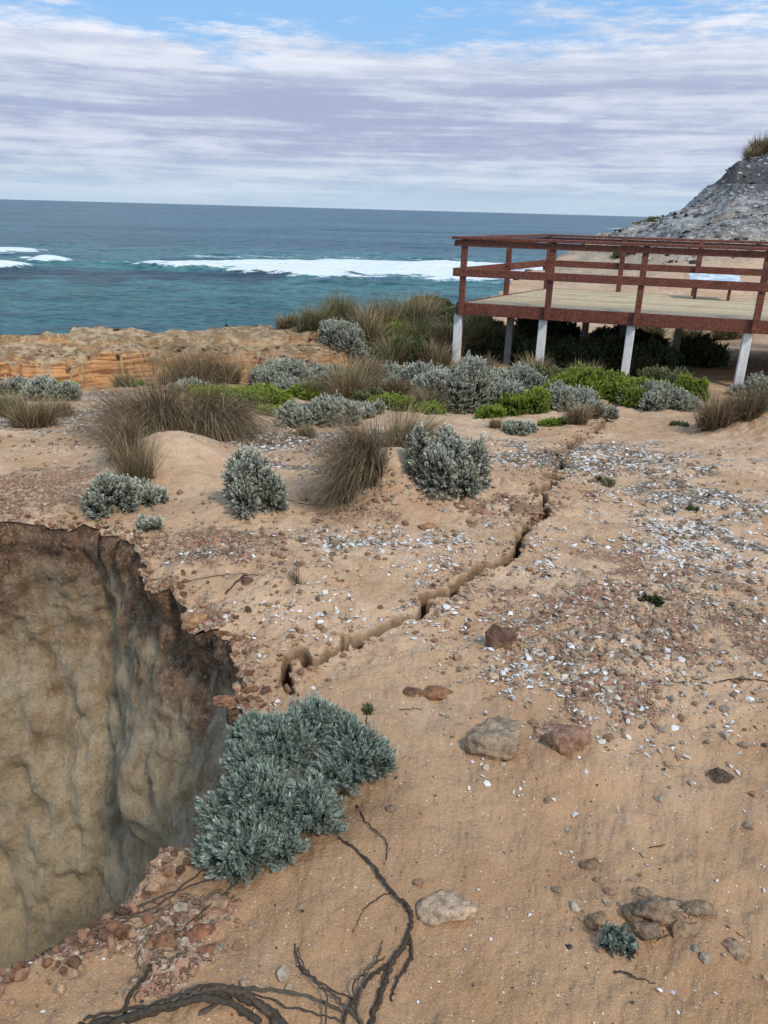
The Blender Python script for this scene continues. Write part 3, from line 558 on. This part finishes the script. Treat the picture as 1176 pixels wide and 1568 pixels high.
# ---------------- viewing deck
A_=np.array([1.13,12.64]); R_=np.array([5.46,11.3]); e1=(R_-A_)/np.linalg.norm(R_-A_); e2=np.array([-e1[1],e1[0]])
def woodmat(name,c1,c2,sc,rough=.6,ax=(1,1,12),dirt=(.05,.03,.02),plank=False):
    m,t=mat(name); co=t.obj(); n=t.noise(t.vmul(co,ax),sc,5,.65); b=t.noise(co,2.2,4,.6)
    c=t.mix(t.mr(n,.35,.65),c1,c2); c=t.mix(t.mr(b,.52,.72,0,.6),c,dirt)
    if plank:
        dp=t.n('ShaderNodeVectorMath',{0:co,1:(e2[0],e2[1],0)},operation='DOT_PRODUCT').outputs['Value']
        q=t.m('FLOOR',t.m('DIVIDE',t.m('SUBTRACT',dp,float(A_@e2)+.0025),.095)); wn=t.n('ShaderNodeTexWhiteNoise',{'W':q},noise_dimensions='1D').outputs['Value']
        c=t.mix(t.m('MULTIPLY',wn,.65),c,(.32,.23,.13))
    t.out(c,rough,t.bump(n,.4,.006),.3); return m
m_red=woodmat('red_brown_paint',(.11,.034,.022),(.215,.078,.048),9,.5,(3,3,3)); m_pl=woodmat('weathered_planks',(.54,.42,.25),(.72,.59,.38),5,.8,(2,9,2),(.34,.26,.15),True); m_wp=woodmat('pale_concrete_post',(.66,.66,.63),(.82,.81,.77),6,.8,(3,3,1),(.4,.39,.35)); m_grey=woodmat('dark_post',(.16,.17,.16),(.24,.24,.22),6,.8,(3,3,1))
def boxes(name,items,mat_,parent,bev=.006):
    bm=bmesh.new()
    for (p,q,w,h) in items:
        p=Vector(p);q=Vector(q); d=q-p; Ln=d.length; d.normalize()
        if abs(d.z)>.9: s=Vector((e1[0],e1[1],0)); n=d.cross(s)
        else: s=d.cross(Vector((0,0,1))).normalized(); n=s.cross(d)
        g_=bmesh.ops.create_cube(bm,size=1)['verts']; c=(p+q)/2
        for v in g_:
            l=v.co.copy(); v.co=c+d*(l.x*Ln)+s*(l.y*w)+n*(l.z*h)
    bmesh.ops.recalc_face_normals(bm,faces=bm.faces)
    me=bpy.data.meshes.new(name); bm.to_mesh(me); bm.free(); me.materials.append(mat_); o=bpy.data.objects.new(name,me); scene.collection.objects.link(o); o.parent=parent
    md=o.modifiers.new('b','BEVEL'); md.width=bev; md.segments=2; return o
deck=bpy.data.objects.new('viewing_deck',None); scene.collection.objects.link(deck)
B0=np.array([3.1,15.6]); ZD=.30; LF=9.5
C0=A_+e1*LF; D0=C0+e2*3.4
P3=lambda p,z:(p[0],p[1],z)
def lerp(a,b,t): return a+(b-a)*t
pl=[]
for i in range(int(3.45/.095)):
    o_=e2*(.05+i*.095)
    dl_=B0-A_; M=np.array([[e1[0],-dl_[0]],[e1[1],-dl_[1]]]); s=np.linalg.solve(M,A_-(A_+o_)); st=s[0]
    if 0<=s[1]<=1.02: 
        a=A_+o_+e1*(st+.02); pl.append((P3(a,ZD-.0175+rng.normal(0,.0015)),P3(A_+o_+e1*LF,ZD-.0175),.084,.035))
boxes('deck_planks',pl,m_pl,deck,.003)
fa=[(P3(A_-e2*.03-e1*.06,ZD-.085),P3(C0-e2*.03,ZD-.085),.045,.19),(P3(A_-e1*.04,ZD-.087),P3(B0,ZD-.087),.045,.185),(P3(B0,ZD-.089),P3(D0,ZD-.089),.045,.18)]
for i in range(9):
    p=A_+e1*(.6+i*1.1); fa.append((P3(p+e2*.03,ZD-.11),P3(p+e2*(min(3.2,1.2+i*1.4)),ZD-.11),.045,.14))
boxes('fascia_beams',fa,m_red,deck)
posts=[];wps=[];gps=[];rails=[]
fpos=[.03,1.38,2.70,4.33,5.9,7.4,8.9]
RH=1.0
for s in fpos:
    p=A_+e1*s-e2*.075; posts.append((P3(p,ZD-.17),P3(p,ZD+RH-.045),.09,.09))
    q=A_+e1*(s-.06)+e2*.05; gz=float(height(q[0],q[1],False)); wps.append((P3(q,gz-.2),P3(q,ZD-.185),.125,.125))
for s in (.5,1.):
    p=lerp(A_,B0,s)-e1*.06; posts.append((P3(p,ZD-.17),P3(p,ZD+RH-.045),.09,.09))
for s in (1.3,2.65,4.0,5.4,6.7):
    db=(D0-B0)/np.linalg.norm(D0-B0); p=B0+db*s+e2*.03
    if s<np.linalg.norm(D0-B0): posts.append((P3(p,ZD-.17),P3(p,ZD+RH-.045),.09,.09))
def rail(a,b,off,ext=.08):
    d=(b-a)/np.linalg.norm(b-a); a2=a-d*ext; b2=b+d*ext
    return [(P3(a2+off,ZD+RH-.0225),P3(b2+off,ZD+RH-.0225),.14,.042),(P3(a2+off*1.0,ZD+RH-.10),P3(b2+off,ZD+RH-.10),.035,.09),(P3(a2+off,ZD+.47),P3(b2+off,ZD+.47),.04,.12)]
rails+=rail(A_,C0,-e2*.13); r2=rail(A_,B0,-e1*.11,.06); rails+=[((a[0],a[1],a[2]-.004),(b[0],b[1],b[2]-.004),w,h) for a,b,w,h in r2]; rails+=[((a[0],a[1],a[2]-.008),(b[0],b[1],b[2]-.008),w,h) for a,b,w,h in rail(B0,D0,e2*.08)]
boxes('rail_posts',posts,m_red,deck); boxes('rails',rails,m_red,deck)
boxes('support_posts',wps,m_wp,deck,.01)
for (i,j) in [(.75,.45),(1.9,1.3),(2.5,2.4),(3.4,1.5),(4.6,2.6),(5.2,1.4),(6.2,2.5),(7.2,1.4)]:
    q=A_+e1*i+e2*j; gz=float(height(q[0],q[1],False)); gps.append((P3(q,gz-.2),P3(q,ZD-.19),.11,.11))
boxes('rear_posts',gps,m_grey,deck,.01)
sg=bpy.data.objects.new('information_sign',None); scene.collection.objects.link(sg)
c=np.array([5.72,14.2]); m_sw,t=mat('sign_panel'); co=t.obj(); t.out(t.mix(t.mr(t.noise(co,6,3),.45,.55),(.75,.78,.80),(.45,.56,.66)),.35)
bd=boxes('sign_board',[((-.42,0,0),(.42,0,0),.5,.03)],m_sw,sg); bd.location=(c[0],c[1],ZD+.36); bd.rotation_euler=(math.radians(12),0,math.atan2(e1[1],e1[0]))
boxes('sign_legs',[(P3(c-e1*.28,ZD),P3(c-e1*.28,ZD+.34),.05,.05),(P3(c+e1*.28,ZD),P3(c+e1*.28,ZD+.34),.05,.05)],m_red,sg)
# ---------------- light
SE=math.radians(48); SA=math.radians(146)
sun=bpy.data.lights.new('sun','SUN'); sun.energy=2.4; sun.angle=math.radians(9); sun.color=(1,.93,.83)
so=bpy.data.objects.new('sun',sun); scene.collection.objects.link(so)
dv=Vector((math.sin(SA)*math.cos(SE),math.cos(SA)*math.cos(SE),math.sin(SE))); so.rotation_euler=dv.to_track_quat('Z','Y').to_euler()
w=bpy.data.worlds.new("World"); scene.world=w; w.use_nodes=True; t=NT(w.node_tree)
sky=t.n('ShaderNodeTexSky',sky_type='NISHITA',sun_disc=False,sun_elevation=SE,sun_rotation=SA).outputs[0]
dr=t.n('ShaderNodeTexCoord').outputs['Generated']; s=t.n('ShaderNodeSeparateXYZ',{0:dr}).outputs
el=t.m('MAXIMUM',s[2],0.0)
def ev(k): return t.n('ShaderNodeCombineXYZ',{0:s[0],1:s[1],2:t.m('MULTIPLY',el,k)}).outputs[0]
nb=t.noise(ev(7.),2.4,5,.6,dist=.3)
nf=t.noise(ev(15.),2.6,5,.6,dist=.5)
nw=t.noise(ev(5.),12,5,.7)
ns=t.noise(ev(40.),2.0,4,.55)
blue=t.mix(t.mr(el,0,.25),(4.2,5.7,7.4),(2.4,5.1,9.0))
blue=t.mix(.15,blue,sky)
prof=t.mr(el,.02,.07); prof2=t.mr(el,.12,.17)
dark=t.mix(prof,(4.1,5.2,6.7),(3.7,4.3,6.0)); dark=t.mix(prof2,dark,(5.4,6.0,7.4)); lite=t.mix(prof,(6.0,6.9,7.9),(6.2,6.7,7.9)); lite=t.mix(prof2,lite,(7.7,8.0,8.9))
sh=t.m('ADD',t.m('MULTIPLY',nf,.45),t.m('ADD',t.m('MULTIPLY',nw,.25),t.m('MULTIPLY',ns,.30)))
cl=t.mix(t.mr(sh,.42,.58),dark,lite)
cl=t.mix(t.mr(sh,.57,.63,0,.6),cl,(7.8,8.0,8.6))
cov=t.m('ADD',nb,t.m('MULTIPLY',t.m('SUBTRACT',nw,.5),.5)); thr=t.mr(el,.13,.19,.28,.52)
mask=t.mr(t.m('SUBTRACT',cov,thr),-.08,.12)
colr=t.mix(mask,blue,cl)
colr=t.mix(t.mr(el,.002,.03,.8,0.),colr,(4.7,5.9,7.3))
bg=t.n('ShaderNodeBackground',{0:colr,1:.11}); t.n('ShaderNodeOutputWorld',{0:bg.outputs[0]})
print('DONE verts',len(X))
